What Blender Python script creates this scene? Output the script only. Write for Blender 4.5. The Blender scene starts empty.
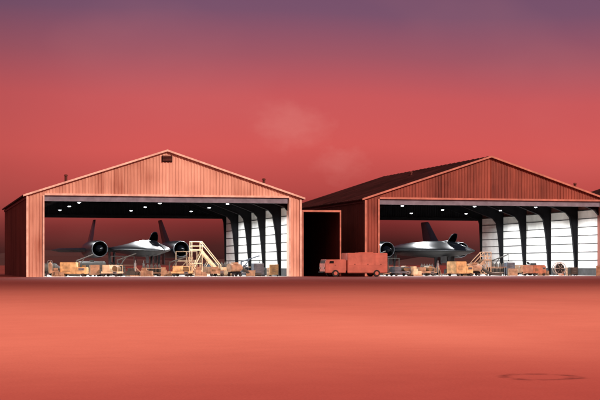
import bpy, bmesh, math, random
from mathutils import Vector, Matrix
random.seed(7)
S = bpy.context.scene
S.view_settings.view_transform = 'Standard'
S.view_settings.look = 'None'
S.view_settings.exposure = 0
COL = S.collection

def srgb(r, g, b):
    f = lambda c: (c/255/12.92) if c/255 <= .04045 else ((c/255+.055)/1.055)**2.4
    return (f(r), f(g), f(b), 1)

# ------------------------------------------------------------------ materials
def base_mat(name):
    m = bpy.data.materials.new(name); m.use_nodes = True
    nt = m.node_tree; b = nt.nodes['Principled BSDF']
    return m, nt, b
def N(nt, t, **k):
    n = nt.nodes.new(t)
    for a, v in k.items(): setattr(n, a, v)
    return n
def math_(nt, op, a, b=None, clamp=False):
    n = N(nt, 'ShaderNodeMath', operation=op); n.use_clamp = clamp
    for i, v in enumerate((a, b)):
        if v is None: continue
        if isinstance(v, (int, float)): n.inputs[i].default_value = v
        else: nt.links.new(v, n.inputs[i])
    return n.outputs[0]
def ramp(nt, fac, stops):
    r = N(nt, 'ShaderNodeValToRGB'); e = r.color_ramp.elements
    e[0].position, e[0].color = stops[0]
    e[1].position, e[1].color = stops[-1]
    for p, c in stops[1:-1]:
        x = e.new(p); x.color = c
    nt.links.new(fac, r.inputs[0]); return r.outputs[0]
def c4(c): return (c[0], c[1], c[2], 1)

def paint(name, col, rough=.5, metal=0, var=.25, scale=1.5, bump=.1, spec=.5):
    m, nt, b = base_mat(name)
    geo = N(nt, 'ShaderNodeNewGeometry')
    n = N(nt, 'ShaderNodeTexNoise'); n.inputs['Scale'].default_value = scale; n.inputs['Detail'].default_value = 6
    nt.links.new(geo.outputs['Position'], n.inputs['Vector'])
    lo = [c*(1-var) for c in col[:3]]; hi = [min(1, c*(1+var)) for c in col[:3]]
    out = ramp(nt, n.outputs['Fac'], [(.3, c4(lo)), (.7, c4(hi))])
    nt.links.new(out, b.inputs['Base Color'])
    b.inputs['Roughness'].default_value = rough; b.inputs['Metallic'].default_value = metal
    b.inputs['Specular IOR Level'].default_value = spec
    if bump:
        n2 = N(nt, 'ShaderNodeTexNoise'); n2.inputs['Scale'].default_value = scale*9
        nt.links.new(geo.outputs['Position'], n2.inputs['Vector'])
        bp = N(nt, 'ShaderNodeBump'); bp.inputs['Strength'].default_value = bump; bp.inputs['Distance'].default_value = .02
        nt.links.new(n2.outputs['Fac'], bp.inputs['Height']); nt.links.new(bp.outputs[0], b.inputs['Normal'])
    return m

def corr_mat(name, c1, c2, axis='X', strip=.9, rough=.6):
    m, nt, b = base_mat(name)
    geo = N(nt, 'ShaderNodeNewGeometry'); sep = N(nt, 'ShaderNodeSeparateXYZ')
    nt.links.new(geo.outputs['Position'], sep.inputs[0])
    fl = math_(nt, 'FLOOR', math_(nt, 'DIVIDE', sep.outputs[axis], strip))
    wn = N(nt, 'ShaderNodeTexWhiteNoise', noise_dimensions='1D'); nt.links.new(fl, wn.inputs['W'])
    mp = N(nt, 'ShaderNodeMapping'); mp.inputs['Scale'].default_value = (2.2, 2.2, .14)
    nt.links.new(geo.outputs['Position'], mp.inputs[0])
    n = N(nt, 'ShaderNodeTexNoise'); n.inputs['Scale'].default_value = 1.8; n.inputs['Detail'].default_value = 8; n.inputs['Roughness'].default_value = .65
    nt.links.new(mp.outputs[0], n.inputs['Vector'])
    n2 = N(nt, 'ShaderNodeTexNoise'); n2.inputs['Scale'].default_value = .18; n2.inputs['Detail'].default_value = 3
    nt.links.new(geo.outputs['Position'], n2.inputs['Vector'])
    f = math_(nt, 'ADD', math_(nt, 'MULTIPLY', wn.outputs[0], .2), math_(nt, 'MULTIPLY', n.outputs['Fac'], .72))
    f = math_(nt, 'ADD', f, math_(nt, 'MULTIPLY', math_(nt, 'SUBTRACT', n2.outputs['Fac'], .5), 1.0), clamp=True)
    out = ramp(nt, f, [(.12, c4(c1)), (.8, c4(c2))])
    nt.links.new(out, b.inputs['Base Color']); b.inputs['Roughness'].default_value = rough
    b.inputs['Specular IOR Level'].default_value = .25
    return m

M = {}
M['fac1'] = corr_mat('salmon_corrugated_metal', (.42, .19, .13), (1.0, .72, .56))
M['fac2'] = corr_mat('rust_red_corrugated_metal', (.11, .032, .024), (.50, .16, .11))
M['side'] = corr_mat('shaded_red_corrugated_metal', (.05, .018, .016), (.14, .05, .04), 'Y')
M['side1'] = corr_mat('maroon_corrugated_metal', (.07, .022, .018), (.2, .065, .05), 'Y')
M['roof'] = paint('dark_weathered_roof_metal', (.035, .011, .012), .85, 0, .5, .35, .1, .1)
M['trim1'] = paint('pale_pink_trim', (.9, .66, .55), .5)
M['trim2'] = paint('dull_red_trim', (.55, .24, .17), .5)
M['track'] = paint('blue_grey_track_steel', (.2, .24, .32), .5)
M['steel'] = paint('dark_frame_steel', (.008, .008, .010), .8, spec=.15)
M['panel'] = paint('white_insulation_facing', (.84, .84, .80), .8, 0, .16, .55)
M['girt'] = paint('grey_girt_steel', (.06, .06, .06), .7, spec=.2)
M['floor'] = paint('pale_hangar_floor', (.64, .62, .58), .6, 0, .25, .5)
M['black'] = paint('black_titanium_skin', (.0022, .0028, .0045), .36, .0, .3, .6, .02, .055)
M['gear'] = paint('dark_landing_gear_metal', (.04, .04, .045), .5, .2)
M['lip'] = paint('worn_bare_metal', (.17, .18, .2), .5, .4)
M['dark'] = paint('dark_void_lining', (.004, .004, .005), .9, spec=.1)
M['rubber'] = paint('tyre_rubber', (.014, .014, .014), .8)
M['rim'] = paint('wheel_rim_paint', (.06, .055, .05), .6)
M['glass'] = paint('dark_glass', (.012, .006, .006), .4, 0, .1, 1, 0, .15)
M['yellow'] = paint('faded_cream_yellow_paint', (.66, .45, .21), .6, 0, .35, 2.5)
M['yellowd'] = paint('shaded_yellow_louver_paint', (.2, .13, .06), .6, 0, .35, 2.5)
M['cream'] = paint('pale_cream_paint', (.72, .58, .38), .6, 0, .25, 2.5)
M['tan'] = paint('tan_equipment_paint', (.36, .23, .14), .6, 0, .4, 2.5)
M['orange'] = paint('orange_equipment_paint', (.42, .17, .09), .6, 0, .35, 2.5)
M['blue'] = paint('blue_grey_equipment_paint', (.08, .10, .13), .5, 0, .35, 2.5)
M['white'] = paint('off_white_paint', (.5, .47, .42), .5, 0, .3, 2.5)
M['olive'] = paint('dark_olive_paint', (.04, .037, .03), .6, 0, .3, 2.5)
M['salmon'] = paint('salmon_truck_paint', (.50, .165, .12), .65, 0, .22, 1.2)
M['salmon2'] = paint('pale_salmon_panel_paint', (.53, .18, .13), .65, 0, .22, 1.2)
M['wood'] = paint('pale_crate_wood', (.42, .29, .18), .7, 0, .35, 3)
M['grey'] = paint('galvanised_grey', (.22, .21, .21), .5, .3)
m, nt, b = base_mat('lit_lamp_glass'); b.inputs['Emission Color'].default_value = (.9, .95, 1, 1); b.inputs['Emission Strength'].default_value = 14
M['bulb'] = m

# ground
m, nt, b = base_mat('apron_surface')
geo = N(nt, 'ShaderNodeNewGeometry'); sep = N(nt, 'ShaderNodeSeparateXYZ'); nt.links.new(geo.outputs['Position'], sep.inputs[0])
def noi(scale, det=5, vec=None, rough=.55):
    n = N(nt, 'ShaderNodeTexNoise'); n.inputs['Scale'].default_value = scale; n.inputs['Detail'].default_value = det; n.inputs['Roughness'].default_value = rough
    nt.links.new(vec or geo.outputs['Position'], n.inputs['Vector']); return n.outputs['Fac']
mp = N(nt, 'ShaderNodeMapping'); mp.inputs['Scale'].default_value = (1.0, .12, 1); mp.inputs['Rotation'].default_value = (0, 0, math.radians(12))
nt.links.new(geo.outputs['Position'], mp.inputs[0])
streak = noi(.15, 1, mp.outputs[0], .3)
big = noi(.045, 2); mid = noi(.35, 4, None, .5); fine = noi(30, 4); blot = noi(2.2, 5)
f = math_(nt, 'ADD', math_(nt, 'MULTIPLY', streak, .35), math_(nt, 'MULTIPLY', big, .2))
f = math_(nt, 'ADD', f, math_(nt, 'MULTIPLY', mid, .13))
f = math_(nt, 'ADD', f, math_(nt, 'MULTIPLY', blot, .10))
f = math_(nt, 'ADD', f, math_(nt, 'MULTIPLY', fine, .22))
colA = ramp(nt, f, [(.32, (.58, .215, .16, 1)), (.5, (.76, .32, .24, 1)), (.68, (.90, .43, .32, 1))])  # mid-apron tone: its soft bright glow is put into the base colour
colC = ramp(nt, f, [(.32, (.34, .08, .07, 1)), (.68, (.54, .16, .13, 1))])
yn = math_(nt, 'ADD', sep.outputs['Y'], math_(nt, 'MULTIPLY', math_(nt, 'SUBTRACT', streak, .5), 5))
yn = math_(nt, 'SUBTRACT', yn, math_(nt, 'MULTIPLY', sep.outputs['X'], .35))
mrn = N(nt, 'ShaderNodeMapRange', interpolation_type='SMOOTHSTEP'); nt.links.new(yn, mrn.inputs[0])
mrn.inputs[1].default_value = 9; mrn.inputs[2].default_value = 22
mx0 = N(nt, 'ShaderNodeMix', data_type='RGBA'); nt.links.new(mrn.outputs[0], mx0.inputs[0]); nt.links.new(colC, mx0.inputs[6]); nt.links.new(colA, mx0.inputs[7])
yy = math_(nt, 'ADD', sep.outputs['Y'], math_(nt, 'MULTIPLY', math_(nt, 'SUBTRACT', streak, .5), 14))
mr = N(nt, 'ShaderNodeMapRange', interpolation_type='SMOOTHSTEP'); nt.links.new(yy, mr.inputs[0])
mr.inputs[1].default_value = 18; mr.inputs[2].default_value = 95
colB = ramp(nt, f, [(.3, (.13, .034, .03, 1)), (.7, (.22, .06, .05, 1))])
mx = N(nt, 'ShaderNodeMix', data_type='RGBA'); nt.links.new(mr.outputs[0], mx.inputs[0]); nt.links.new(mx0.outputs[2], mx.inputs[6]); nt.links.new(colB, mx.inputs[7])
# soft, broken oil ring soaked into the concrete
wob = math_(nt, 'MULTIPLY', math_(nt, 'SUBTRACT', blot, .5), .35)
dx_ = math_(nt, 'SUBTRACT', sep.outputs['X'], 6.1); dy_ = math_(nt, 'SUBTRACT', sep.outputs['Y'], 14.2)
dist = math_(nt, 'SQRT', math_(nt, 'ADD', math_(nt, 'MULTIPLY', dx_, dx_), math_(nt, 'MULTIPLY', dy_, dy_)))
dist = math_(nt, 'ADD', dist, wob)
rr_ = math_(nt, 'ABSOLUTE', math_(nt, 'SUBTRACT', dist, .38))
rg = N(nt, 'ShaderNodeMapRange', interpolation_type='SMOOTHSTEP'); nt.links.new(rr_, rg.inputs[0])
rg.inputs[1].default_value = .13; rg.inputs[2].default_value = .0
br = N(nt, 'ShaderNodeMapRange'); nt.links.new(noi(4.5, 3), br.inputs[0]); br.inputs[1].default_value = .36; br.inputs[2].default_value = .6
rf = math_(nt, 'MULTIPLY', math_(nt, 'MULTIPLY', rg.outputs[0], br.outputs[0]), .75)
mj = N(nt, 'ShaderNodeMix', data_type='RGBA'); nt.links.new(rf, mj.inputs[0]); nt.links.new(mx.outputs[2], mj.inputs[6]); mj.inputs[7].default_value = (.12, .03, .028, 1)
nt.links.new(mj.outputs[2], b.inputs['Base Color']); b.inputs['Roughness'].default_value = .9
b.inputs['Specular IOR Level'].default_value = .1
bp = N(nt, 'ShaderNodeBump'); bp.inputs['Strength'].default_value = .3; bp.inputs['Distance'].default_value = .01
nt.links.new(fine, bp.inputs['Height']); nt.links.new(bp.outputs[0], b.inputs['Normal'])
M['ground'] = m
M['hill'] = paint('distant_hill_rock', (.03, .008, .008), .95, 0, .3, .01, 0)

# ------------------------------------------------------------------ mesh builder
class MB:
    def __init__(s): s.bm = bmesh.new(); s.mi = 0
    def _fin(s, before, mi):
        for f in s.bm.faces:
            if f not in before: f.material_index = mi
    def box(s, x0, x1, y0, y1, z0, z1, mi=0, rot=None, bev=0):
        before = set(s.bm.faces)
        mat = Matrix.Translation(((x0+x1)/2, (y0+y1)/2, (z0+z1)/2)) @ (rot or Matrix()) @ Matrix.Diagonal((abs(x1-x0), abs(y1-y0), abs(z1-z0), 1))
        r = bmesh.ops.create_cube(s.bm, size=1, matrix=mat)
        if bev:
            ed = list({e for v in r['verts'] for e in v.link_edges})
            bmesh.ops.bevel(s.bm, geom=ed, offset=bev, segments=2, affect='EDGES')
        s._fin(before, mi); return s
    def cyl(s, p, q, r1, r2=None, seg=16, mi=0):
        before = set(s.bm.faces)
        p = Vector(p); q = Vector(q); d = q-p
        R = d.to_track_quat('Z', 'Y').to_matrix().to_4x4()
        bmesh.ops.create_cone(s.bm, cap_ends=True, segments=seg, radius1=r1, radius2=r1 if r2 is None else r2, depth=d.length, matrix=Matrix.Translation((p+q)/2) @ R)
        s._fin(before, mi); return s
    def poly(s, pts, mi=0):
        f = s.bm.faces.new([s.bm.verts.new(p) for p in pts]); f.material_index = mi; return s
    def prism(s, pts, d, mi=0):
        before = set(s.bm.faces)
        a = [s.bm.verts.new(p) for p in pts]; c = [s.bm.verts.new(Vector(p)+Vector(d)) for p in pts]
        s.bm.faces.new(a); s.bm.faces.new(c[::-1])
        for i in range(len(a)):
            j = (i+1) % len(a); s.bm.faces.new((a[j], a[i], c[i], c[j]))
        s._fin(before, mi); return s
    def rings(s, rings, mi=0, cap=True):
        before = set(s.bm.faces)
        vs = [[s.bm.verts.new(p) for p in r] for r in rings]
        n = len(vs[0])
        for a, c in zip(vs, vs[1:]):
            for i in range(n):
                j = (i+1) % n; s.bm.faces.new((a[i], a[j], c[j], c[i]))
        if cap: s.bm.faces.new(vs[0][::-1]); s.bm.faces.new(vs[-1])
        s._fin(before, mi); return s
    def obj(s, name, mats, parent=None, smooth=False, loc=(0, 0, 0)):
        bmesh.ops.recalc_face_normals(s.bm, faces=s.bm.faces)
        me = bpy.data.meshes.new(name); s.bm.to_mesh(me); s.bm.free()
        if not isinstance(mats, (list, tuple)): mats = [mats]
        for mm in mats: me.materials.append(mm)
        if smooth:
            for p in me.polygons: p.use_smooth = True
            try: me.set_sharp_from_angle(angle=math.radians(38))
            except Exception: pass
        o = bpy.data.objects.new(name, me); COL.objects.link(o); o.location = loc
        if parent: o.parent = parent
        return o
def empty(name, loc, label, cat, group=None, rz=0):
    e = bpy.data.objects.new(name, None); COL.objects.link(e); e.location = loc; e.rotation_euler = (0, 0, rz)
    e['label'] = label; e['category'] = cat
    if group: e['group'] = group
    e.empty_display_size = .3
    return e
def copy_thing(src, name, loc, rz=None, label=None):
    def cp(o, par):
        c = o.copy(); COL.objects.link(c)
        if par is not None: c.parent = par
        for ch in list(o.children): cp(ch, c)
        return c
    c = cp(src, None); c.location = loc
    if rz is not None: c.rotation_euler = (0, 0, rz)
    if label: c['label'] = label
    return c

# ------------------------------------------------------------------ setting
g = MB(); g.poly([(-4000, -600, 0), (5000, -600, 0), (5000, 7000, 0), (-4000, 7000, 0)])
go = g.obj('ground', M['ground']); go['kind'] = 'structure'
g = MB(); pts = []
n = 120
for i in range(n+1):
    x = -2500+i*60
    h = 14+10*math.sin(i*.31)+7*math.sin(i*.83+1)+4*random.random()
    pts.append((x, h))
for (x0, h0), (x1, h1) in zip(pts, pts[1:]):
    g.poly([(x0, 3000, -.5), (x1, 3000, -.5), (x1, 3100, h1*.6), (x0, 3100, h0*.6)])
    g.poly([(x0, 3100, h0*.6), (x1, 3100, h1*.6), (x1, 3250, h1), (x0, 3250, h0)])
ho = g.obj('hills', M['hill']); ho['kind'] = 'structure'

# ------------------------------------------------------------------ hangar
Y0, Y1, W, EV, PK = 144.0, 181.0, 26.8, 7.85, 12.25
PITCH = .31; OFFS = [(0, 0), (.13, 0), (.165, .05), (.26, .05), (.295, 0)]
def corr_breaks(a, b_):
    out = []; k = math.floor(a/PITCH)
    while k*PITCH < b_:
        for t, o in OFFS:
            x = k*PITCH+t
            if a < x < b_: out.append((x, o))
        k += 1
    return [(a, 0)]+out+[(b_, 0)]
def corr_sheet(mb, a, b_, place, zlo, zhi, extra=()):
    pts = corr_breaks(a, b_)
    for e in extra:
        if a < e < b_ and all(abs(p[0]-e) > 1e-4 for p in pts): pts.append((e, 0))
    pts.sort()
    prev = None
    for x, o in pts:
        lo = mb.bm.verts.new(place(x, o, zlo(x))); hi = mb.bm.verts.new(place(x, o, zhi(x)))
        if prev: mb.bm.faces.new((prev[0], lo, hi, prev[1]))
        prev = (lo, hi)

def hangar(X0, facm, sidem, trimm, label, full=True, pl=1.65, pr=1.25, vents=((-9.6, 1.2, 1), (9.9, 1.2, 1)), louver=True):
    X1 = X0+W; C = (X0+X1)/2
    root = empty('hangar', (C, Y0, 0), label, 'hangar', 'row of matching open-fronted hangars')
    def fin(mb, name, mats, smooth=False):
        bmesh.ops.translate(mb.bm, verts=mb.bm.verts, vec=(-C, -Y0, 0))
        return mb.obj(name, mats, root, smooth)
    rz = lambda x: EV+(PK-EV)*(1-abs(x-C)/(W/2))
    g = MB(); pf = lambda x, o, z: (x, Y0-o, z)
    corr_sheet(g, X0, X0+pl, pf, lambda x: 0, rz)
    corr_sheet(g, X0+pl, X1-pr, pf, lambda x: EV, rz, (C,))
    corr_sheet(g, X1-pr, X1, pf, lambda x: 0, rz)
    g.box(X0+pl-.02, X0+pl, Y0, Y0+.9, 0, EV); g.box(X1-pr, X1-pr+.02, Y0, Y0+.9, 0, EV)
    fin(g, 'front_wall', facm)
    g = MB()
    g.box(X0+pl+.01, X1-pr-.01, Y0+.12, Y0+.42, EV-.62, EV-.05, 0)
    g.box(X0+pl+.01, X1-pr-.01, Y0+.6, Y0+.75, EV-.55, EV-.35, 0)
    fin(g, 'door_track', M['track'])
    g = MB(); g.box(X0+pl, X1-pr, Y0-.11, Y0+.1, EV-.08, EV+.1)
    for s in (-1, 1):
        a = C; e = C+s*(W/2+.35); ze = EV-(PK-EV)*.35/(W/2)
        g.prism([(a, Y0-.35, PK+.06), (e, Y0-.35, ze+.06), (e, Y0-.35, ze-.12), (a, Y0-.35, PK-.12)], (0, .2, 0))
    g.box(X0-.04, X0+.14, Y0-.13, Y0-.08, 0, EV-.2); g.box(X1-.14, X1+.04, Y0-.13, Y0-.08, 0, EV-.2)
    g.box(X0+pl-.16, X0+pl, Y0-.13, Y0-.08, 0, EV-.08); g.box(X1-pr, X1-pr+.16, Y0-.13, Y0-.08, 0, EV-.08)
    fin(g, 'roof_trim', trimm)
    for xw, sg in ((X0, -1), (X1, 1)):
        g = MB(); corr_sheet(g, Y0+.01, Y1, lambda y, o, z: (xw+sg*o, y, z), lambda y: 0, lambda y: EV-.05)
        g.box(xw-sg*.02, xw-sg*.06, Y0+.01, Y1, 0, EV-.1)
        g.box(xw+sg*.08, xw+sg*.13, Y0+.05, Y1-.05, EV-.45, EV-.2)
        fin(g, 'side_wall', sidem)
    g = MB()
    for s in (-1, 1):
        e = C+s*(W/2+.35); ze = EV-(PK-EV)*.35/(W/2)
        g.prism([(C, Y0-.15, PK+.02), (e, Y0-.15, ze+.02), (e, Y0-.15, ze-.1), (C, Y0-.15, PK-.1)], (0, Y1-Y0+.5, 0))
        for k in range(26):   # standing seams
            y = Y0+.6+k*1.42
            g.prism([(C, y, PK+.08), (e, y, ze+.08), (e, y, ze+.025), (C, y, PK+.025)], (0, .07, 0))
    fin(g, 'roof', M['roof'])
    if louver:
        g = MB(); lz = PK-1.12
        g.box(C-.5, C+.5, Y0-.16, Y0-.08, lz, lz+.6, 0)
        for k in range(4): g.box(C-.44, C+.44, Y0-.2, Y0-.165, lz+.07+k*.13, lz+.13+k*.13, 1)
        fin(g, 'gable_louver', [M['dark'], sidem])
    g = MB(); corr_sheet(g, X0, X1, lambda x, o, z: (x, Y1+o, z), lambda x: 6.95, rz, (C,))
    g.box(X0+.1, X1-.1, Y1-.2, Y1-.05, 6.8, 7.2)
    fin(g, 'back_wall', M['steel'])
    g = MB(); g.poly([(X0, Y0-.9, .005), (X1, Y0-.9, .005), (X1, Y1+2, .005), (X0, Y1+2, .005)])
    fin(g, 'floor', M['floor'])
    for dx, dy, k in vents:
        g = MB(); x = C+dx; z = rz(x)
        g.cyl((x, Y0+dy, z-.1), (x, Y0+dy, z+.6*k), .13, seg=12); g.cyl((x, Y0+dy, z+.6*k), (x, Y0+dy, z+.6*k+.15), .22, .12, seg=12)
        fin(g, 'roof_vent', M['side1'], True)
    if not full: return root
    nb = 5; bay = (Y1-Y0-1.0)/nb
    for k in range(nb+1):
        y = Y0+.6+k*bay; g = MB(); last = k == nb
        lo_, hi_ = (.15, .35) if last else (.25, .95)
        for s in (-1, 1):
            xo = C+s*(W/2-.1)
            # rigid frame with a curved haunch: column flares into the rafter
            prof = [(lo_, 0), (lo_+.3*(hi_-lo_), 2.6), (lo_+.62*(hi_-lo_), 4.8), (hi_, EV-1.5), (hi_*1.45, EV-1.0)]
            g.prism([(xo, y, 0)]+[(xo-s*a, y, z) for a, z in prof]+[(C, y, PK-.95), (C, y, PK-.25), (xo, y, EV-.2)], (0, .2, 0))
            pts = [Vector((xo-s*a, y-.07, z)) for a, z in prof]+[Vector((C, y-.07, PK-.95))]
            for p, q in zip(pts, pts[1:]):
                nrm = Vector((-(q-p).z, 0, (q-p).x)).normalized()*(.04*s)
                g.prism([p+nrm, q+nrm, q-nrm, p-nrm], (0, .34, 0))
        fin(g, 'steel_frame', M['steel'])
    g = MB()
    for s in (-1, 1):
        for t in (.12, .28, .44, .6, .76, .92):
            x = C+s*(W/2)*t; z = rz(x)-.22
            g.box(x-.05, x+.05, Y0+.3, Y1-.3, z-.12, z+.05)
    fin(g, 'purlin', M['steel'])
    for s in (-1, 1):
        for k in range(nb):
            y = Y0+.6+k*bay
            g = MB(); xi = C+s*(W/2-.08)
            g.box(xi-s*.0, xi-s*.1, y+.3, y+bay-.1, .75, EV-.75, 0)
            for j in range(8):
                z = .75+j*.9
                g.box(xi-s*.1, xi-s*.15, y+.25, y+bay-.1, z-.045, z+.045, 1)
            g.box(xi, xi-s*.12, y+.25, y+bay-.1, .01, .70, 1)
            fin(g, 'wall_panel', [M['panel'], M['girt']])
    return root
HX1, HX2, HX3 = 9.8, 43.2, 76.6
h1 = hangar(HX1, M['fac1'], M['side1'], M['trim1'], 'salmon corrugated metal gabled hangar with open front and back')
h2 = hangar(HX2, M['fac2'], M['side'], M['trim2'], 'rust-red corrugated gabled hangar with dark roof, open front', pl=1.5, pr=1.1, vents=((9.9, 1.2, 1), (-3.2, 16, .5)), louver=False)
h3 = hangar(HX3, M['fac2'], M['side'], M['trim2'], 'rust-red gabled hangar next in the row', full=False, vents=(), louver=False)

# annex between the hangars
ax = empty('annex', (38.9, 144.4, 0), 'low dark flat-roofed lean-to with open front between hangars', 'shed')
g = MB(); g.box(-2.1, -2.0, 0, 18, 0, 6.4); g.box(1.75, 1.87, .12, 18, 0, 6.4); g.box(-2, 1.75, 17.8, 18, 0, 6.4); g.obj('wall', M['side'], ax)
g = MB(); g.box(-2.15, 1.95, .12, 18.1, 6.41, 6.55); g.obj('roof', M['roof'], ax)
g = MB(); g.box(-2.1, 1.9, -.12, .11, 6.42, 6.6); g.box(1.78, 1.9, -.12, .11, 0, 6.41); g.box(-2.1, -1.98, -.12, .11, 0, 6.41)
g.obj('opening_frame', M['trim2'], ax)

# ------------------------------------------------------------------ aircraft
def aircraft(X, Y, label):
    root = empty('aircraft', (X, Y, 0), label, 'jet aircraft', 'black twin-engine jets parked in hangars')
    g = MB(); st = [(0, .04, .07, 2.6, .05, .05), (.8, .18, .32, 2.6, .17, .15), (2, .36, .7, 2.61, .36, .3), (4, .58, 1.2, 2.64, .6, .48), (6, .75, 1.6, 2.68, .82, .6), (8, .88, 1.95, 2.72, .98, .7),
               (11, .95, 2.25, 2.76, 1.04, .76), (14, .97, 2.55, 2.8, 1.02, .8), (17, .97, 3.0, 2.82, .98, .78), (20, .95, 3.5, 2.84, .92, .74), (24, .85, 3.3, 2.85, .8, .62), (27, .62, 2.2, 2.85, .55, .45), (29.6, .34, .9, 2.85, .3, .28), (31, .06, .08, 2.85, .06, .06)]
    R = []
    for y, r, w, zc, hu, hl in st:
        ring = []
        for i in range(56):
            a = i/56*2*math.pi; s = math.sin(a); c = math.cos(a)
            x = s*(r+(w-r)*abs(s)**4)
            z = (hu if c > 0 else hl)*math.copysign(abs(c)**1.12, c)
            ring.append((x, y, zc+z))
        R.append(ring)
    g.rings(R); g.obj('fuselage', M['black'], root, True)
    g = MB(); R = []
    for y, w, h in ((4.0, .05, .03), (4.7, .32, .24), (5.6, .4, .3), (7.4, .44, .32), (8.6, .4, .34), (10.6, .2, .1)):
        R.append([(w*math.sin(i/20*6.2832), y, 3.12+(y-4.2)*.085+h*math.cos(i/20*6.2832)) for i in range(20)])
    g.rings(R); g.obj('cockpit', [M['black']], root, True)
    for yh in (7.3,):
        g = MB(); R = []
        L = 1.6; ang = math.radians(34)
        for t, w, h in ((0, .44, .3), (.35, .44, .38), (.7, .38, .36), (1.0, .24, .16)):
            up = []
            k = 10
            for i in range(k+1):
                a = -math.pi/2+i/k*math.pi; up.append((w*math.sin(a), h*math.cos(a)))
            for i in range(k, -1, -1):
                a = -math.pi/2+i/k*math.pi; up.append(((w-.05)*math.sin(a), (h-.05)*math.cos(a)-.02))
            ring = []
            for x, z in up:
                q = -t*L
                ring.append((x, yh+q*math.cos(ang)+z*math.sin(ang), 3.52-q*math.sin(ang)+z*math.cos(ang)))
            R.append(ring)
        g.rings(R); g.obj('canopy', M['black'], root, True)
    for s in (-1, 1):
        g = MB(); z = 2.85
        pl = [(s*.9, 13.0), (s*3.6, 19.0), (s*5.3, 21.2), (s*8.4, 26.2), (s*8.9, 27.2), (s*8.7, 28.0), (s*5.3, 29.0), (s*3.6, 29.0), (s*.9, 29.6)]
        cx = sum(p[0] for p in pl)/len(pl); cy = sum(p[1] for p in pl)/len(pl)
        ot = [g.bm.verts.new((x, y, z)) for x, y in pl]
        def ins(dz): return [g.bm.verts.new((cx+(x-cx)*.72, cy+(y-cy)*.72, z+dz)) for x, y in pl]
        up = ins(.22); dn = ins(-.26)
        for i in range(len(pl)):
            j = (i+1) % len(pl); g.bm.faces.new((ot[i], ot[j], up[j], up[i])); g.bm.faces.new((ot[j], ot[i], dn[i], dn[j]))
        g.bm.faces.new(up); g.bm.faces.new(dn[::-1])
        g.obj('wing', M['black'], root, True)
        nx = s*4.45; nz = 2.88
        g = MB(); circ = lambda y, r: [(nx+r*math.cos(i/32*6.2832), y, nz+r*math.sin(i/32*6.2832)) for i in range(32)]
        g.rings([circ(18.5, .62), circ(17.2, .74), circ(16.05, .80), circ(15.98, .84), circ(16.12, .87), circ(17.5, .95), circ(20, .98), circ(25, .96), circ(28, .82), circ(29.5, .68), circ(28.6, .6)], cap=True)
        nc = g.obj('engine_nacelle', [M['black'], M['lip'], M['dark']], root, True)
        for p in nc.data.polygons:
            r = math.hypot(p.center.x-nx, p.center.z-nz)
            if p.center.y < 16.35 and p.center.y > 15.9: p.material_index = 1
            elif r < .79 and p.center.y < 20: p.material_index = 2
        g = MB(); g.rings([circ(14.35, .01), circ(15.3, .22), circ(16.4, .44), circ(17.2, .5), circ(18.4, .4)])
        g.obj('inlet_spike', M['black'], nc, True)
        g = MB(); zb, zt = 3.55, 6.35; ca = -s*.62
        def prof(y0, y1, t, x, zz): return [(x, y0, zz), (x+t, y0+(y1-y0)*.4, zz), (x, y1, zz), (x-t, y0+(y1-y0)*.4, zz)]
        g.rings([prof(23.2, 29.2, .16, nx, zb), prof(24.0, 29.1, .14, nx+ca*.35, zb+.9), prof(25.6, 28.6, .06, nx+ca, zt-.1), prof(26, 28.3, .03, nx+ca*1.03, zt)])
        g.obj('fin', M['black'], root)
        g = MB(); g.cyl((s*2.5, 19.5, 2.6), (s*2.5, 19.5, .55), .12, seg=12, mi=0); g.cyl((s*2.5, 18.6, 2.5), (s*2.5, 19.5, .9), .06, seg=8)
        g.box(s*2.5-.03+s*.5, s*2.5+.03+s*.5, 18.7, 20.3, 1.2, 2.6)
        gr = g.obj('main_gear', M['gear'], root, True)
        g = MB()
        for dx in (-.36, 0, .36): g.cyl((s*2.5+dx-.13, 19.5, .42), (s*2.5+dx+.13, 19.5, .42), .41, seg=22, mi=0); g.cyl((s*2.5+dx-.135, 19.5, .42), (s*2.5+dx+.135, 19.5, .42), .2, seg=16, mi=1)
        g.obj('wheel', [M['rubber'], M['gear']], gr, True)
    g = MB(); g.cyl((0, 8.6, 2.4), (0, 8.4, .45), .1, seg=12); g.cyl((0, 7.4, 2.2), (0, 8.4, 1.0), .05, seg=8); g.box(-.45, -.4, 7.4, 9.4, 1.35, 2.1); g.box(.4, .45, 7.4, 9.4, 1.35, 2.1)
    gr = g.obj('nose_gear', M['gear'], root, True)
    g = MB()
    for dx in (-.2, .2): g.cyl((dx-.09, 8.4, .36), (dx+.09, 8.4, .36), .35, seg=20, mi=0); g.cyl((dx-.095, 8.4, .36), (dx+.095, 8.4, .36), .17, seg=14, mi=1)
    g.obj('wheel', [M['rubber'], M['gear']], gr, True)
    return root
aircraft(23.3, 146.3, 'black twin-engine jet facing out of the salmon hangar')
aircraft(55.7, 146.0, 'black twin-engine jet facing out of the rust-red hangar')

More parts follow.
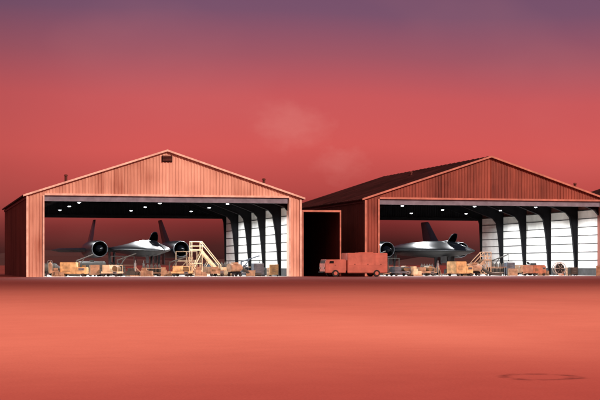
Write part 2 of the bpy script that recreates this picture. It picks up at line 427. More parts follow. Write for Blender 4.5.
# ------------------------------------------------------------------ ceiling lamps
lamp = None
for hx, lab in ((HX1, 'lit metal-shaded lamp hanging from the salmon hangar ceiling'), (HX2, 'lit metal-shaded lamp hanging from the rust-red hangar ceiling')):
    for r, y in enumerate((148.5, 158.5, 169.5)):
        for dx in (5.4, 13.4, 20.3):
            loc = (hx+dx, y, 7.3)
            if lamp is None:
                lamp = empty('ceiling_lamp', loc, lab, 'ceiling lamp', 'hanging hangar lamps')
                g = MB(); g.rings([[(rr*math.cos(i/20*6.2832), rr*math.sin(i/20*6.2832), z) for i in range(20)] for rr, z in ((.27, .0), (.22, .11), (.09, .22), (.03, .28))], cap=False)
                g.cyl((0, 0, .27), (0, 0, 1.9), .018, seg=8); g.obj('lamp_shade', M['steel'], lamp, True)
                g = MB(); g.rings([[(rr*math.cos(i/16*6.2832), rr*math.sin(i/16*6.2832), z) for i in range(16)] for rr, z in ((.03, -.07), (.13, -.04), (.17, .02), (.1, .1))]); g.obj('bulb', M['bulb'], lamp, True)
                ld = bpy.data.lights.new('lamp_light', 'SPOT'); ld.energy = 2350; ld.color = (.95, .97, 1); ld.shadow_soft_size = .2; ld.spot_size = math.radians(168); ld.spot_blend = .15
                lo = bpy.data.objects.new('lamp_light', ld); COL.objects.link(lo); lo.parent = lamp; lo.location = (0, 0, -.32)
            else: copy_thing(lamp, 'ceiling_lamp', loc, label=lab)

# ------------------------------------------------------------------ equipment
RT = random.Random(3)
def jit(rz, a=.35): return rz+RT.uniform(-a, a)
def wheel_at(parent, x, y, r, w=.16, axis='Y', name='wheel'):
    g = MB(); d = Vector((0, w/2, 0)) if axis == 'Y' else Vector((w/2, 0, 0)); c = Vector((x, y, r+.006))
    g.cyl(c-d, c+d, r, seg=22, mi=0); g.cyl(c-d*1.08, c+d*1.08, r*.45, seg=16, mi=1); g.cyl(c-d*1.2, c+d*1.2, r*.18, seg=10, mi=0)
    return g.obj(name, [M['rubber'], M['rim']], parent, True)
def power_cart(x, y, L, H, mat, label, rz=0, dep=1.5):
    e = empty('equipment_cart', (x, y, 0), label, 'equipment cart', None, jit(rz, .5))
    g = MB(); v = RT.random()
    if v < .35:
        g.box(-L/2, L/2, -dep/2, dep/2, .26, H, 0, bev=.06); g.box(-L/2+.1, L/2-.1, -dep/2+.1, dep/2-.1, H, H+.08, 0, bev=.02); z1 = H-.15
    elif v < .7:
        g.box(-L/2, L*.1, -dep/2, dep/2, .26, H, 0, bev=.05); g.box(L*.1, L/2, -dep/2+.05, dep/2-.05, .26, H*.66, 0, bev=.05); g.cyl((L*.2, -.2, H*.6), (L*.2, -.2, H*.72+.4), .07, seg=10, mi=1)
        g.cyl((L*.36, 0, H*.62), (L*.36, 0, H*.66+.18), .2, seg=16, mi=1); z1 = H*.66-.08
    else:
        g.box(-L/2, L/2, -dep/2, dep/2, .3, .5, 0, bev=.03); g.box(-L*.45, -L*.05, -dep*.4, dep*.4, .5, H, 0, bev=.04); g.cyl((L*.25, -dep*.35, .5+.28), (L*.25, dep*.35, .5+.28), .27, seg=20, mi=1)
        for yy_ in (-dep*.42, dep*.42): g.cyl((L*.46, yy_, .5), (L*.46, yy_, H*.95), .03, seg=8); g.cyl((0, yy_, H*.95), (L*.46, yy_, H*.95), .03, seg=8)
        z1 = .48
    if v < .7:
        for k in range(5): g.box(-L*.4, -L*.12, -dep/2-.012, -dep/2+.01, .5+k*(H-.75)/5, .5+k*(H-.75)/5+.03, 1)
    g.obj('body', [mat, M['yellowd']], e)
    g = MB(); g.box(L*.2, L*.42, -dep/2-.02, -dep/2+.06, z1-.22, z1, 0)
    for i in range(3): g.cyl((L*.25+i*.12*L/2.5, -dep/2-.04, z1-.11), (L*.25+i*.12*L/2.5, -dep/2-.015, z1-.11), .04, seg=12, mi=1)
    g.obj('control_panel', [M['grey'], M['steel']], e)
    for sx in (-1, 1):
        for sy in (-1, 1): wheel_at(e, sx*L*.36, sy*(dep/2-.12), .17, .12)
    g = MB(); g.cyl((-L/2, 0, .35), (-L/2-.9, 0, .2), .03, seg=8); g.cyl((-L/2-.9, -.15, .2), (-L/2-.9, .15, .2), .03, seg=8); g.obj('tow_bar', M['tan'], e)
    return e
def workbench(x, y, L, mat, label, rz=0):
    e = empty('workbench', (x, y, 0), label, 'workbench', None, rz)
    g = MB(); g.box(-L/2, L/2, -.4, .4, .88, .95, bev=.01); g.obj('bench_top', mat, e)
    for sx in (-1, 1):
        for sy in (-1, 1):
            g = MB(); g.box(sx*(L/2-.1)-.04, sx*(L/2-.1)+.04, sy*.33-.04, sy*.33+.04, .006, .88); g.obj('leg', M['steel'], e)
    g = MB(); g.box(-L/2+.15, L/2-.15, -.32, .32, .3, .34); g.obj('shelf', M['grey'], e)
    g = MB(); g.box(L*.25, L*.25+.2, -.3, -.1, .955, 1.1); g.box(L*.25+.02, L*.25+.18, -.42, -.32, 1.0, 1.14); g.cyl((L*.25+.1, -.5, 1.05), (L*.25+.1, -.1, 1.05), .025, seg=8); g.obj('vice', M['blue'], e)
    return e
def cabinet(x, y, w, h, mat, label, rz=0):
    e = empty('tool_cabinet', (x, y, 0), label, 'tool cabinet', None, jit(rz, .3))
    g = MB(); g.box(-w/2, w/2, -.3, .3, .16, h, bev=.02); g.obj('body', mat, e)
    k = max(3, int(h/.22))
    for i in range(k):
        z0 = .2+i*(h-.24)/k
        g = MB(); g.box(-w/2+.04, w/2-.04, -.33, -.302, z0, z0+(h-.24)/k-.03, 0, bev=.006); g.box(-w/5, w/5, -.36, -.331, z0+.08, z0+.1, 1); g.obj('drawer', [mat, M['grey']], e)
    for sx in (-1, 1):
        for sy in (-1, 1): wheel_at(e, sx*(w/2-.08), sy*.22, .075, .05)
    return e
def crate(x, y, s, h, label, rz=0, z=0.006):
    e = empty('crate', (x, y, z), label, 'crate', None, jit(rz, .5)); g = MB()
    g.box(-s/2, s/2, -s*.4, s*.4, .02, h)
    for sx in (-1, 1):
        for sy in (-1, 1): g.box(sx*(s/2-.04)-.05, sx*(s/2-.04)+.05, sy*(s*.4)-.03, sy*s*.4+.03, .0, h+.02)
    for zz in (.08, h/2, h-.06): g.box(-s/2-.02, s/2+.02, -s*.4-.025, -s*.4-.001, zz-.05, zz+.05)
    g.obj('crate_body', M['wood'], e)
    g = MB(); g.box(-s/2-.03, s/2+.03, -s*.42, s*.42, h+.021, h+.06); g.obj('lid', M['tan'], e); return e
def drum(x, y, mat, label):
    e = empty('drum', (x, y, .006), label, 'oil drum', 'steel drums'); g = MB()
    prof = [(.0, .27), (.02, .29), (.28, .285), (.3, .3), (.32, .285), (.57, .285), (.59, .3), (.61, .285), (.86, .29), (.88, .27)]
    g.rings([[(r*math.cos(i/24*6.2832), r*math.sin(i/24*6.2832), z) for i in range(24)] for z, r in prof]); g.obj('drum_body', mat, e, True)
    g = MB(); g.cyl((.15, 0, .88), (.15, 0, .91), .04, seg=10); g.obj('bung', M['grey'], e, True); return e
def stairs(x, y, H, mat, label, rz=0, L=3.0):
    e = empty('maintenance_stand', (x, y, 0), label, 'maintenance stairs', None, rz)
    g = MB(); w = .55
    def bar(p, q, r=.045): g.cyl(p, q, r, seg=8)
    for sy in (-w, w):
        bar((-L*.15, sy, .2), (-L*.15, sy, H)); bar((-L/2, sy, .2), (-L/2, sy, H)); bar((-L/2, sy, .2), (L/2, sy, .2)); bar((-L/2, sy, .3), (-L*.15, sy, H-.1)); bar((-L/2, sy, H*.5), (-L*.15, sy, H*.5))
        bar((-L*.15, sy, .3), (L*.1, sy, H*.6), .03); bar((-L/2, sy, H*.5), (-L*.15, sy, .3), .03)
        g.prism([(-L*.15, sy-.02, H+.1), (-L*.15, sy-.02, H-.3), (L/2-.05, sy-.02, .12), (L/2+.1, sy-.02, .35)], (0, .04, 0))
    bar((-L/2, -w, .2), (-L/2, w, .2)); bar((L/2, -w, .2), (L/2, w, .2))
    g.obj('support_frame', mat, e, True)
    g = MB(); g.box(-L/2-.05, -L*.12, -w, w, H+.0, H+.14); g.obj('platform', mat, e)
    g = MB(); k = int(H/.26)
    for i in range(k):
        t = (i+.5)/k; xx = -L*.15+(L*.65)*(1-t); z = .25+(H-.25)*t; g.box(xx-.13, xx+.13, -w+.05, w-.05, z-.02, z+.025); g.box(xx-.13, xx-.11, -w+.05, w-.05, z-.12, z-.021)
    g.obj('step', mat, e)
    g = MB()
    for sy in (-w, w):
        bar((-L/2, sy, H), (-L/2, sy, H+.9)); bar((-L*.15, sy, H), (-L*.15, sy, H+.9)); bar((-L/2, sy, H+.9), (-L*.15, sy, H+.9)); bar((-L/2, sy, H+.45), (-L*.15, sy, H+.45)); bar((-L*.15, sy, H+.9), (L/2, sy, 1.1)); bar((L/2, sy, .25), (L/2, sy, 1.1))
    bar((-L/2, -w, H+.9), (-L/2, w, H+.9))
    g.obj('handrail', mat, e, True)
    for sx in (-1, 1):
        for sy in (-1, 1): wheel_at(e, sx*(L/2-.1), sy*w, .14, .07)
    return e
def ladder(x, y, H, mat, label, rz=0):
    e = empty('stepladder', (x, y, 0), label, 'stepladder', None, jit(rz, .6))
    for nm, s in (('front_rails', -1), ('rear_rails', 1)):
        g = MB()
        for sx in (-.28, .28): g.cyl((sx, s*H*.28, .01), (sx*.7, s*.05, H), .03, seg=8)
        n_ = int(H/.3)
        for i in range(n_ if s < 0 else 2):
            t = (i+.6)/n_ if s < 0 else (i+1)/3; g.cyl((-.28*(1-.3*t), s*(H*.28*(1-t)+.05*t), H*t), (.28*(1-.3*t), s*(H*.28*(1-t)+.05*t), H*t), .025, seg=8)
        g.obj(nm, mat, e, True)
    g = MB(); g.box(-.23, .23, -.14, .14, H, H+.04); g.obj('top_step', mat, e); return e
def extinguisher(x, y, label, mat, rz=0):
    e = empty('wheeled_extinguisher', (x, y, 0), label, 'fire extinguisher', None, rz)
    g = MB(); prof = [(.3, .02), (.33, .17), (.4, .21), (1.2, .21), (1.33, .15), (1.38, .05)]
    g.rings([[(r*math.cos(i/20*6.2832), r*math.sin(i/20*6.2832), z) for i in range(20)] for z, r in prof]); g.cyl((0, 0, 1.38), (0, 0, 1.5), .04, seg=10); g.obj('bottle', mat, e, True)
    g = MB(); g.cyl((-.2, .24, .25), (-.2, .34, 1.55), .02, seg=8); g.cyl((.2, .24, .25), (.2, .34, 1.55), .02, seg=8); g.cyl((-.2, .34, 1.55), (.2, .34, 1.55), .02, seg=8); g.cyl((-.35, .2, .35), (.35, .2, .35), .025, seg=8); g.obj('handle', M['grey'], e, True)
    for sx in (-1, 1): wheel_at(e, sx*.36, .2, .3, .07, 'X')
    return e
def hose_reel(x, y, label):
    e = empty('hose_reel', (x, y, 0), label, 'hose reel')
    c = Vector((0, 0, .78))
    for sy in (-.3, .3):
        g = MB(); n_ = 28
        for i in range(n_):
            a = i/n_*6.2832; b2 = (i+1)/n_*6.2832
            g.cyl(c+Vector((.62*math.cos(a), sy, .62*math.sin(a))), c+Vector((.62*math.cos(b2), sy, .62*math.sin(b2))), .05, seg=6)
        for i in range(6):
            a = i/6*6.2832; g.cyl(c+Vector((0, sy, 0)), c+Vector((.62*math.cos(a), sy, .62*math.sin(a))), .018, seg=6)
        g.obj('flange', M['white'], e, True)
    g = MB(); g.cyl((0, -.26, .78), (0, .26, .78), .5, seg=24); g.obj('hose', M['rubber'], e, True)
    g = MB()
    for sy in (-.42, .42): g.cyl((-.45, sy, .03), (0, sy, .78), .03, seg=8); g.cyl((.45, sy, .03), (0, sy, .78), .03, seg=8)
    g.cyl((0, -.45, .78), (0, .45, .78), .03, seg=8); g.obj('stand', M['steel'], e, True); return e
def tug(x, y, mat, label, rz=0):
    e = empty('tow_tractor', (x, y, 0), label, 'tow tractor', None, jit(rz, .4))
    g = MB(); g.box(-1.4, 1.4, -.75, .75, .3, .8, bev=.07); g.box(-1.35, -.1, -.7, .7, .78, 1.15, bev=.06); g.box(.95, 1.38, -.7, .7, .78, 1.0, bev=.04); g.obj('body', mat, e)
    g = MB(); g.box(.25, .8, -.5, .5, .78, .95, bev=.04); g.box(.75, .9, -.5, .5, .9, 1.35, bev=.04); g.obj('seat', M['rubber'], e)
    g = MB(); g.cyl((-.1, 0, 1.1), (.15, 0, 1.32), .025, seg=8); g.cyl((.14, 0, 1.31), (.17, 0, 1.34), .2, seg=18); g.obj('steering_wheel', M['steel'], e, True)
    for sx in (-.9, .9):
        for sy in (-.7, .7): wheel_at(e, sx, sy, .29, .2)
    for sy in (-.5, .5):
        g = MB(); g.cyl((-1.39, sy, .95), (-1.33, sy, .95), .09, seg=14); g.obj('headlight', M['white'], e, True)
    return e
def jack(x, y, label, mat=None):
    e = empty('jack_stand', (x, y, 0), label, 'jack stand', 'tripod jacks'); g = MB()
    for i in range(3):
        a = i/3*6.2832+.4; g.cyl((.55*math.cos(a), .55*math.sin(a), .03), (0, 0, 1.15), .04, seg=8); g.cyl((.55*math.cos(a), .55*math.sin(a), .0), (.55*math.cos(a), .55*math.sin(a), .04), .1, seg=12)
    g.obj('tripod', mat or M['tan'], e, True); g = MB(); g.cyl((0, 0, .35), (0, 0, 1.35), .1, seg=14); g.cyl((0, 0, 1.35), (0, 0, 1.6), .05, seg=12); g.obj('ram', M['grey'], e, True); return e
def gas_trolley(x, y, H, mat, label, rz=0):
    e = empty('bottle_trolley', (x, y, 0), label, 'gas bottle trolley', None, jit(rz, .6))
    g = MB(); g.box(-1.0, 1.0, -.5, .5, .3, .38); g.cyl((-1, 0, .34), (-1.6, 0, .9), .03, seg=8)
    for sx in (-.95, .95):
        for sy in (-.45, .45): g.cyl((sx, sy, .38), (sx, sy, .8), .025, seg=8)
        g.cyl((sx, -.45, .8), (sx, .45, .8), .025, seg=8)
    for sy in (-.45, .45): g.cyl((-.95, sy, .8), (.95, sy, .8), .025, seg=8)
    g.obj('trolley_frame', M['tan'], e)
    for i in range(5):
        bx = -.76+i*.38
        g = MB(); prof = [(.39, .13), (.42, .16), (H-.2, .16), (H-.05, .08), (H, .04), (H+.1, .04)]
        g.rings([[(bx+r*math.cos(j/16*6.2832), r*math.sin(j/16*6.2832), z) for j in range(16)] for z, r in prof]); g.obj('gas_bottle', mat, e, True)
    for sx in (-.7, .7):
        for sy in (-.5, .5): wheel_at(e, sx, sy, .16, .08)
    return e
def fuel_bowser(x, y, mat, label, rz=0):
    e = empty('tank_trailer', (x, y, 0), label, 'tank trailer', None, jit(rz, .4))
    g = MB(); R = []
    for t, k in ((-1.5, .3), (-1.42, .8), (-1.3, 1), (1.3, 1), (1.42, .8), (1.5, .3)):
        R.append([(t, .6*k*math.cos(i/24*6.2832), 1.05+.48*k*math.sin(i/24*6.2832)) for i in range(24)])
    g.rings(R); g.cyl((0, 0, 1.5), (0, 0, 1.65), .22, seg=16); g.obj('tank', mat, e, True)
    g = MB(); g.box(-1.5, 1.5, -.45, .45, .42, .52)
    for sx in (-.9, .9): g.box(sx-.06, sx+.06, -.5, .5, .5, .85)
    g.cyl((-1.5, 0, .47), (-2.5, 0, .3), .04, seg=8); g.obj('chassis', M['steel'], e)
    for sx in (-.85, .85):
        for sy in (-.55, .55): wheel_at(e, sx, sy, .3, .16)
    return e
def fan_heater(x, y, mat, label, rz=0):
    e = empty('ground_heater', (x, y, 0), label, 'portable heater', None, jit(rz, .5))
    g = MB(); g.cyl((-.7, 0, .85), (.55, 0, .85), .42, seg=24); g.cyl((.55, 0, .85), (.85, 0, .85), .42, .25, seg=24); g.box(-.3, .3, -.25, .25, 1.2, 1.4, bev=.03); g.obj('housing', mat, e, True)
    g = MB(); g.cyl((.85, 0, .85), (1.2, -.1, .6), .16, seg=12); g.cyl((1.2, -.1, .6), (1.9, -.3, .2), .16, seg=12); g.cyl((1.9, -.3, .2), (3.0, -.4, .17), .16, seg=12); g.obj('duct', M['olive'], e, True)
    g = MB(); g.box(-.6, .6, -.3, .3, .3, .44); g.obj('base', M['steel'], e)
    for sx in (-.45, .45):
        for sy in (-.34, .34): wheel_at(e, sx, sy, .16, .08)
    return e
def scaffold(x, y, L, H, mat, label, rz=0):
    e = empty('work_platform', (x, y, 0), label, 'work platform', None, jit(rz, .3))
    g = MB(); w = .6
    for sx in (-L/2, 0, L/2):
        for sy in (-w, w): g.cyl((sx, sy, .2), (sx, sy, H+.95), .03, seg=8)
    for sy in (-w, w):
        for z in (.3, H-.08, H+.95): g.cyl((-L/2, sy, z), (L/2, sy, z), .03, seg=8)
        g.cyl((-L/2, sy, .3), (0, sy, H-.1), .025, seg=8); g.cyl((0, sy, H-.1), (L/2, sy, .3), .025, seg=8)
    for sx in (-L/2, L/2):
        for z in (.3, H-.08): g.cyl((sx, -w, z), (sx, w, z), .03, seg=8)
    g.obj('scaffold_frame', mat, e, True)
    g = MB(); g.box(-L/2, L/2, -w, w, H, H+.06); g.obj('deck', M['wood'], e)
    for sx in (-1, 1):
        for sy in (-1, 1): wheel_at(e, sx*L/2, sy*w, .12, .06)
    return e
def boom_hoist(x, y, H, mat, label, rz=0):
    e = empty('boom_hoist', (x, y, 0), label, 'engine hoist', None, jit(rz, .4))
    g = MB()
    for s in (-.5, .5): g.box(-1.0, 1.0, s-.05, s+.05, .14, .24)
    g.box(-1.0, -.88, -.55, .55, .15, .25); g.cyl((-.9, 0, .2), (-.9, 0, H*.75), .07, seg=10); g.cyl((-.9, 0, H*.7), (1.0, 0, H), .06, seg=10); g.cyl((-.9, 0, H*.3), (0, 0, H*.84), .05, seg=10)
    g.obj('hoist_frame', mat, e, True)
    g = MB(); g.cyl((1.0, 0, H), (1.0, 0, H-.6), .015, seg=6); g.cyl((1.0, 0, H-.6), (1.0, 0, H-.75), .05, seg=8); g.obj('hook', M['steel'], e, True)
    for sx in (-1, 1):
        for sy in (-.5, .5): wheel_at(e, sx*.9, sy, .09, .06)
    return e
def pallet_load(x, y, label, mats, rz=0):
    e = empty('loaded_pallet', (x, y, 0.006), label, 'pallet', None, jit(rz, .5))
    g = MB()
    for s in (-.45, 0, .45): g.box(-.6, .6, s-.05, s+.05, 0, .1)
    for i in range(6): g.box(-.6+i*.22, -.6+i*.22+.12, -.5, .5, .101, .125)
    g.obj('pallet_base', M['wood'], e)
    h1_, h2_ = RT.uniform(.4, .75), RT.uniform(.3, .6)
    g = MB(); g.box(-.55, .05, -.42, .42, .126, h1_, bev=.02); g.box(.08, .55, -.4, .3, .126, h2_, bev=.02); g.box(-.45, -.05, -.3, .3, h1_+.001, h1_+.25, bev=.02); g.obj('boxes', mats, e)
    return e

# salmon hangar
power_cart(14.6, 147.2, 2.6, 1.4, M['yellow'], 'yellow wheeled power cart on hangar floor beside the jet')
extinguisher(12.2, 146.3, 'wheeled extinguisher bottle near the hangar jamb', M['tan'])
fan_heater(12.5, 150.6, M['olive'], 'dark cylindrical heater with duct near the jamb')
cabinet(16.7, 148.5, .9, 1.15, M['tan'], 'tan drawer cabinet under the jet wing')
tug(18.6, 151.0, M['olive'], 'dark olive low tow tractor in front of engine nacelle', 0)
fuel_bowser(17.2, 155.5, M['olive'], 'dark olive tank trailer below the wing')
power_cart(18.3, 147.3, 1.8, 1.15, M['cream'], 'pale cream cart with low engine end under the wing')
scaffold(20.6, 157.0, 2.4, 1.1, M['olive'], 'low dark work platform beside the fuselage')
boom_hoist(20.4, 152.6, 2.3, M['olive'], 'dark engine hoist with raised boom beneath the jet')
boom_hoist(16.0, 151.2, 2.2, M['olive'], 'dark engine hoist below the wing')
jack(20.9, 149.6, 'tan tripod jack stand by the nose gear')
jack(22.1, 152.0, 'tan tripod jack stand under the fuselage')
gas_trolley(22.4, 148.6, 1.2, M['olive'], 'trolley of dark gas bottles under the jet nose')
pallet_load(20.3, 146.9, 'small pallet stacked with dark boxes', M['olive'])
pallet_load(21.6, 146.3, 'small pallet stacked with tan boxes', M['tan'])
pallet_load(23.9, 149.2, 'pallet stacked with tan boxes by nose gear', M['tan'])
power_cart(25.2, 146.8, 1.9, 1.05, M['yellow'], 'small yellow power cart beside the jet nose')
boom_hoist(25.4, 150.6, 2.0, M['olive'], 'dark engine hoist beside the jet nose')
stairs(28.2, 150.5, 2.6, M['cream'], 'tall cream wheeled maintenance stairs with handrails', 0, 3.0)
scaffold(27.2, 156.0, 2.2, 1.6, M['tan'], 'tan work platform beside the engine nacelle')
ladder(26.4, 149.0, 1.9, M['tan'], 'tan stepladder beside the stairs')
power_cart(28.4, 147.2, 1.7, .95, M['tan'], 'tan equipment cart at foot of stairs')
gas_trolley(30.2, 152.0, 1.4, M['olive'], 'trolley of dark gas bottles behind the stairs')
pallet_load(29.9, 148.6, 'pallet stacked with pale boxes beside stairs', M['cream'])
pallet_load(27.0, 146.7, 'pallet stacked with tan boxes near stairs', M['tan'])
workbench(31.4, 149.9, 2.2, M['blue'], 'blue-grey workbench with vice by the wall')
fan_heater(30.4, 146.5, M['tan'], 'tan cylindrical heater with floor duct')
cabinet(33.0, 147.6, 1.1, 1.3, M['blue'], 'blue-grey tool cabinet on castors')
crate(32.2, 147.1, .8, .55, 'small wooden crate by tool cabinet')
boom_hoist(33.2, 152.2, 2.1, M['blue'], 'blue-grey engine hoist near panelled wall')
drum(33.9, 149.5, M['blue'], 'blue steel drum standing by wall panels')
drum(34.6, 149.2, M['tan'], 'tan steel drum standing by wall panels')
cabinet(34.6, 147.3, .9, 1.2, M['yellow'], 'cream drawer cabinet near the hangar jamb')
workbench(34.0, 158.5, 2.6, M['wood'], 'wood-topped workbench along panelled wall', math.pi/2)
power_cart(32.0, 165, 2.2, 1.3, M['blue'], 'blue-grey power cart deep in the hangar')
tug(13.0, 160, M['blue'], 'blue-grey tow tractor under the wing tip', .3)
pallet_load(13.0, 146.6, 'pallet stacked with tan boxes near jamb', M['tan'])
# rust-red hangar
cabinet(46.2, 147.6, 1.0, 1.3, M['olive'], 'dark cabinet near the hangar jamb')
boom_hoist(46.6, 151, 2.6, M['olive'], 'dark engine hoist with raised boom near the jamb')
stairs(46.6, 153.6, 1.9, M['olive'], 'low dark maintenance stairs in front of engine intake', 0, 2.4)
power_cart(47.8, 146.8, 1.9, .95, M['blue'], 'low blue-grey cart below the wing')
power_cart(50.6, 147.4, 1.9, .9, M['tan'], 'low tan cart below the jet')
pallet_load(49.3, 146.4, 'pallet stacked with cream boxes below the jet', M['cream'])
scaffold(49.4, 156.0, 2.4, .9, M['olive'], 'low dark work platform below engine nacelle')
gas_trolley(52.0, 150.5, 1.2, M['olive'], 'trolley of dark gas bottles below the jet')
fuel_bowser(47.0, 158.5, M['olive'], 'dark olive tank trailer at hangar side')
jack(52.2, 147.6, 'tan tripod jack stand under the jet')
power_cart(53.9, 145.6, 2.4, 1.5, M['yellow'], 'tall yellow power cart beside the jet nose')
pallet_load(55.4, 148.3, 'pallet stacked with dark boxes under jet nose', M['olive'])
stairs(57.7, 150.0, 1.6, M['tan'], 'low tan maintenance stairs beside the jet', math.pi, 2.2)
fan_heater(56.0, 147.2, M['tan'], 'tan cylindrical heater with duct under jet nose')
workbench(58.6, 147.4, 2.0, M['tan'], 'tan workbench with vice on hangar floor')
crate(60.0, 146.4, .9, .7, 'wooden crate beside workbench')
gas_trolley(60.6, 151.4, 1.4, M['olive'], 'trolley of dark gas bottles beside the stairs')
cabinet(60.8, 149.2, 1.0, 1.4, M['blue'], 'blue-grey tool cabinet by panelled wall')
power_cart(62.5, 146.5, 2.1, 1.05, M['orange'], 'orange power cart near the panelled wall')
tug(63.4, 150.6, M['tan'], 'tan tow tractor parked by the wall', 0)
boom_hoist(61.8, 154.5, 2.3, M['olive'], 'dark engine hoist near panelled wall')
hose_reel(65.2, 146.3, 'white-rimmed hose reel on black stand')
pallet_load(64.0, 147.6, 'pallet stacked with tan boxes beside hose reel', M['tan'])
drum(66.6, 148.9, M['orange'], 'orange steel drum by wall panels')
drum(67.2, 148.4, M['tan'], 'tan steel drum by the hangar jamb')
workbench(66.8, 157, 2.6, M['wood'], 'wood-topped workbench along panelled wall in rust-red hangar', math.pi/2)
cabinet(66.7, 146.2, .9, .9, M['olive'], 'dark drawer cabinet beside hose reel')
crate(68.5, 142.9, 1.2, 1.0, 'large wooden crate standing at hangar corner')
ladder(59.6, 152.8, 2.2, M['tan'], 'tan stepladder near panelled wall')

# ------------------------------------------------------------------ truck
t = empty('service_truck', (40.95, 140.3, 0), 'salmon boxy service truck parked outside between hangars', 'truck')
g = MB(); g.box(-3.1, 3.1, -.9, .9, .32, .6, bev=.03); g.obj('chassis', M['steel'], t)
g = MB()
g.prism([(-3.15, -1.05, .38), (-3.17, -1.05, 1.25), (-3.05, -1.05, 1.66), (-1.1, -1.05, 1.68), (-1.1, -1.05, .38)], (0, 2.1, 0))
bmesh.ops.bevel(g.bm, geom=list(g.bm.edges), offset=.04, segments=2, affect='EDGES')
g.obj('cab', M['salmon'], t)
for yy0 in (-1.065, 1.055):
    g = MB(); g.prism([(-2.75, yy0, 1.3), (-2.7, yy0, 1.52), (-2.3, yy0, 1.53), (-2.3, yy0, 1.3)], (0, .01, 0)); g.obj('side_window', M['glass'], t)
g = MB(); g.prism([(-3.165, -.85, 1.3), (-3.08, -.85, 1.6), (-3.105, -.85, 1.61), (-3.19, -.85, 1.31)], (0, 1.7, 0)); g.obj('windscreen', M['glass'], t)
g = MB(); g.box(-2.85, -2.05, -1.062, -1.052, .6, 1.25, 0); g.box(-2.2, -2.1, -1.08, -1.063, 1.1, 1.13, 1); g.obj('cab_door', [M['salmon2'], M['steel']], t)
g = MB(); g.box(-.95, 3.1, -1.12, 1.12, .36, 2.3, 0, bev=.05); g.box(-1.09, -.95, -.9, .9, .6, 1.6, 0); g.obj('cargo_body', M['salmon'], t)
for i in range(3):
    x = -.85+i*1.32
    g = MB(); g.box(x+.04, x+1.2, -1.132, -1.122, 1.1, 2.15, 0, bev=.004); g.box(x+.55, x+.7, -1.15, -1.133, 1.2, 1.23, 1); g.obj('compartment_door', [M['salmon2'], M['steel']], t)
g = MB(); g.box(.3, 1.8, -.6, .6, 2.305, 2.37, bev=.02); g.obj('roof_hatch', M['salmon2'], t)
for x in (-2.15, 2.0):
    for y in (-1.02, 1.02):
        g = MB(); g.cyl((x, y-.12, .34), (x, y+.12, .34), .33, seg=26); ty = g.obj('wheel', M['rubber'], t, True)
        g = MB(); g.cyl((x, y-.13, .34), (x, y+.13, .34), .18, seg=18); g.obj('rim', M['salmon2'], ty, True)
for y in (-.75, .75):
    g = MB(); g.cyl((-3.22, y, .85), (-3.15, y, .85), .1, seg=16); g.obj('headlight', M['white'], t, True)
g = MB(); g.box(-3.32, -3.18, -1.0, 1.0, .38, .52, bev=.02); g.obj('bumper', M['steel'], t)

# ------------------------------------------------------------------ world
w = bpy.data.worlds.new('World'); S.world = w; w.use_nodes = True; nt = w.node_tree; nt.nodes.clear()
out = N(nt, 'ShaderNodeOutputWorld'); bg = N(nt, 'ShaderNodeBackground')
tc = N(nt, 'ShaderNodeTexCoord'); sep = N(nt, 'ShaderNodeSeparateXYZ'); nt.links.new(tc.outputs['Generated'], sep.inputs[0])
mp = N(nt, 'ShaderNodeMapping'); mp.inputs['Scale'].default_value = (1, 1, 1.7); nt.links.new(tc.outputs['Generated'], mp.inputs[0])
n1 = N(nt, 'ShaderNodeTexNoise'); n1.inputs['Scale'].default_value = 2.6; n1.inputs['Detail'].default_value = 1; nt.links.new(mp.outputs[0], n1.inputs['Vector'])
n2 = N(nt, 'ShaderNodeTexNoise'); n2.inputs['Scale'].default_value = 26; n2.inputs['Detail'].default_value = 6; n2.inputs['Roughness'].default_value = .6; nt.links.new(mp.outputs[0], n2.inputs['Vector'])
n3 = N(nt, 'ShaderNodeTexNoise'); n3.inputs['Scale'].default_value = 6; n3.inputs['Detail'].default_value = 3; nt.links.new(mp.outputs[0], n3.inputs['Vector'])
zz = math_(nt, 'ADD', sep.outputs['Z'], math_(nt, 'MULTIPLY', math_(nt, 'SUBTRACT', n1.outputs['Fac'], .5), .035))
skyc = ramp(nt, zz, [(0, srgb(36, 6, 10)), (.012, srgb(64, 14, 18)), (.026, srgb(118, 34, 36)), (.045, srgb(178, 66, 63)), (.077, srgb(210, 84, 80)), (.11, srgb(200, 84, 86)),
                     (.137, srgb(160, 82, 96)), (.165, srgb(120, 78, 104)), (.22, srgb(104, 74, 104)), (.4, srgb(226, 146, 138)), (1, srgb(244, 172, 154))])
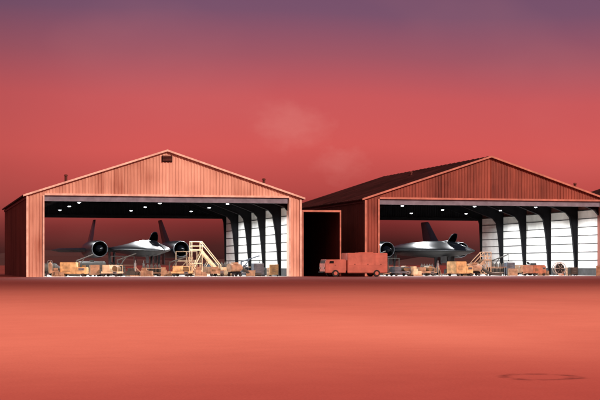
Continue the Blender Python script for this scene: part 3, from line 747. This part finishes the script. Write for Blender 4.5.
# the sky darkens toward the far west (direction x below the hangar row)
dk = N(nt, 'ShaderNodeMapRange', interpolation_type='SMOOTHSTEP'); nt.links.new(sep.outputs['X'], dk.inputs[0])
dk.inputs[1].default_value = -.05; dk.inputs[2].default_value = .16; dk.inputs[3].default_value = .72; dk.inputs[4].default_value = 1.0
sc_ = N(nt, 'ShaderNodeVectorMath', operation='SCALE'); nt.links.new(skyc, sc_.inputs[0]); nt.links.new(dk.outputs[0], sc_.inputs['Scale'])
def puff(d, sx, amp):
    d = Vector(d).normalized()
    sub = N(nt, 'ShaderNodeVectorMath', operation='SUBTRACT'); nt.links.new(tc.outputs['Generated'], sub.inputs[0]); sub.inputs[1].default_value = d
    sc = N(nt, 'ShaderNodeVectorMath', operation='MULTIPLY'); nt.links.new(sub.outputs[0], sc.inputs[0]); sc.inputs[1].default_value = (1/sx, 1/sx, 1.6/sx)
    ln = N(nt, 'ShaderNodeVectorMath', operation='LENGTH'); nt.links.new(sc.outputs[0], ln.inputs[0])
    q = math_(nt, 'ADD', ln.outputs['Value'], math_(nt, 'MULTIPLY', math_(nt, 'SUBTRACT', n2.outputs['Fac'], .5), 3.0))
    m_ = N(nt, 'ShaderNodeMapRange', interpolation_type='SMOOTHSTEP'); nt.links.new(q, m_.inputs[0])
    m_.inputs[1].default_value = 1.6; m_.inputs[2].default_value = -.3; m_.inputs[3].default_value = 0; m_.inputs[4].default_value = amp
    return m_.outputs[0]
p = math_(nt, 'ADD', puff((.2456, .9694, .09), .024, .36), puff((.268, .9637, .066), .018, .3))
p = math_(nt, 'ADD', p, math_(nt, 'MULTIPLY', math_(nt, 'SUBTRACT', n3.outputs['Fac'], .48), .4), clamp=True)
mx = N(nt, 'ShaderNodeMix', data_type='RGBA'); nt.links.new(p, mx.inputs[0]); nt.links.new(sc_.outputs[0], mx.inputs[6]); mx.inputs[7].default_value = srgb(228, 136, 128)
sky = N(nt, 'ShaderNodeTexSky'); sky.sky_type = 'NISHITA'; sky.sun_disc = False; sky.sun_elevation = math.radians(28); sky.sun_rotation = math.radians(180-22)
sm = N(nt, 'ShaderNodeVectorMath', operation='SCALE'); nt.links.new(sky.outputs[0], sm.inputs[0]); sm.inputs['Scale'].default_value = .002
ad = N(nt, 'ShaderNodeVectorMath', operation='ADD'); nt.links.new(mx.outputs[2], ad.inputs[0]); nt.links.new(sm.outputs[0], ad.inputs[1])
nt.links.new(ad.outputs[0], bg.inputs['Color']); bg.inputs['Strength'].default_value = 1
nt.links.new(bg.outputs[0], out.inputs[0])

sd = bpy.data.lights.new('sun', 'SUN'); sd.energy = 3.0; sd.angle = math.radians(.5); sd.color = (1, .62, .5)
so = bpy.data.objects.new('sun', sd); COL.objects.link(so)
az = math.radians(22); el = math.radians(28)
tosun = Vector((math.sin(az)*math.cos(el), -math.cos(az)*math.cos(el), math.sin(el)))
so.rotation_euler = tosun.to_track_quat('Z', 'Y').to_euler()

cd = bpy.data.cameras.new('camera'); cam = bpy.data.objects.new('camera', cd); COL.objects.link(cam)
cam.location = (0, 0, 1.14); cam.rotation_euler = (math.pi/2, 0, -math.radians(14.22))
cd.sensor_width = 36; cd.lens = 90; cd.shift_y = 65/600; cd.clip_end = 12000
S.camera = cam
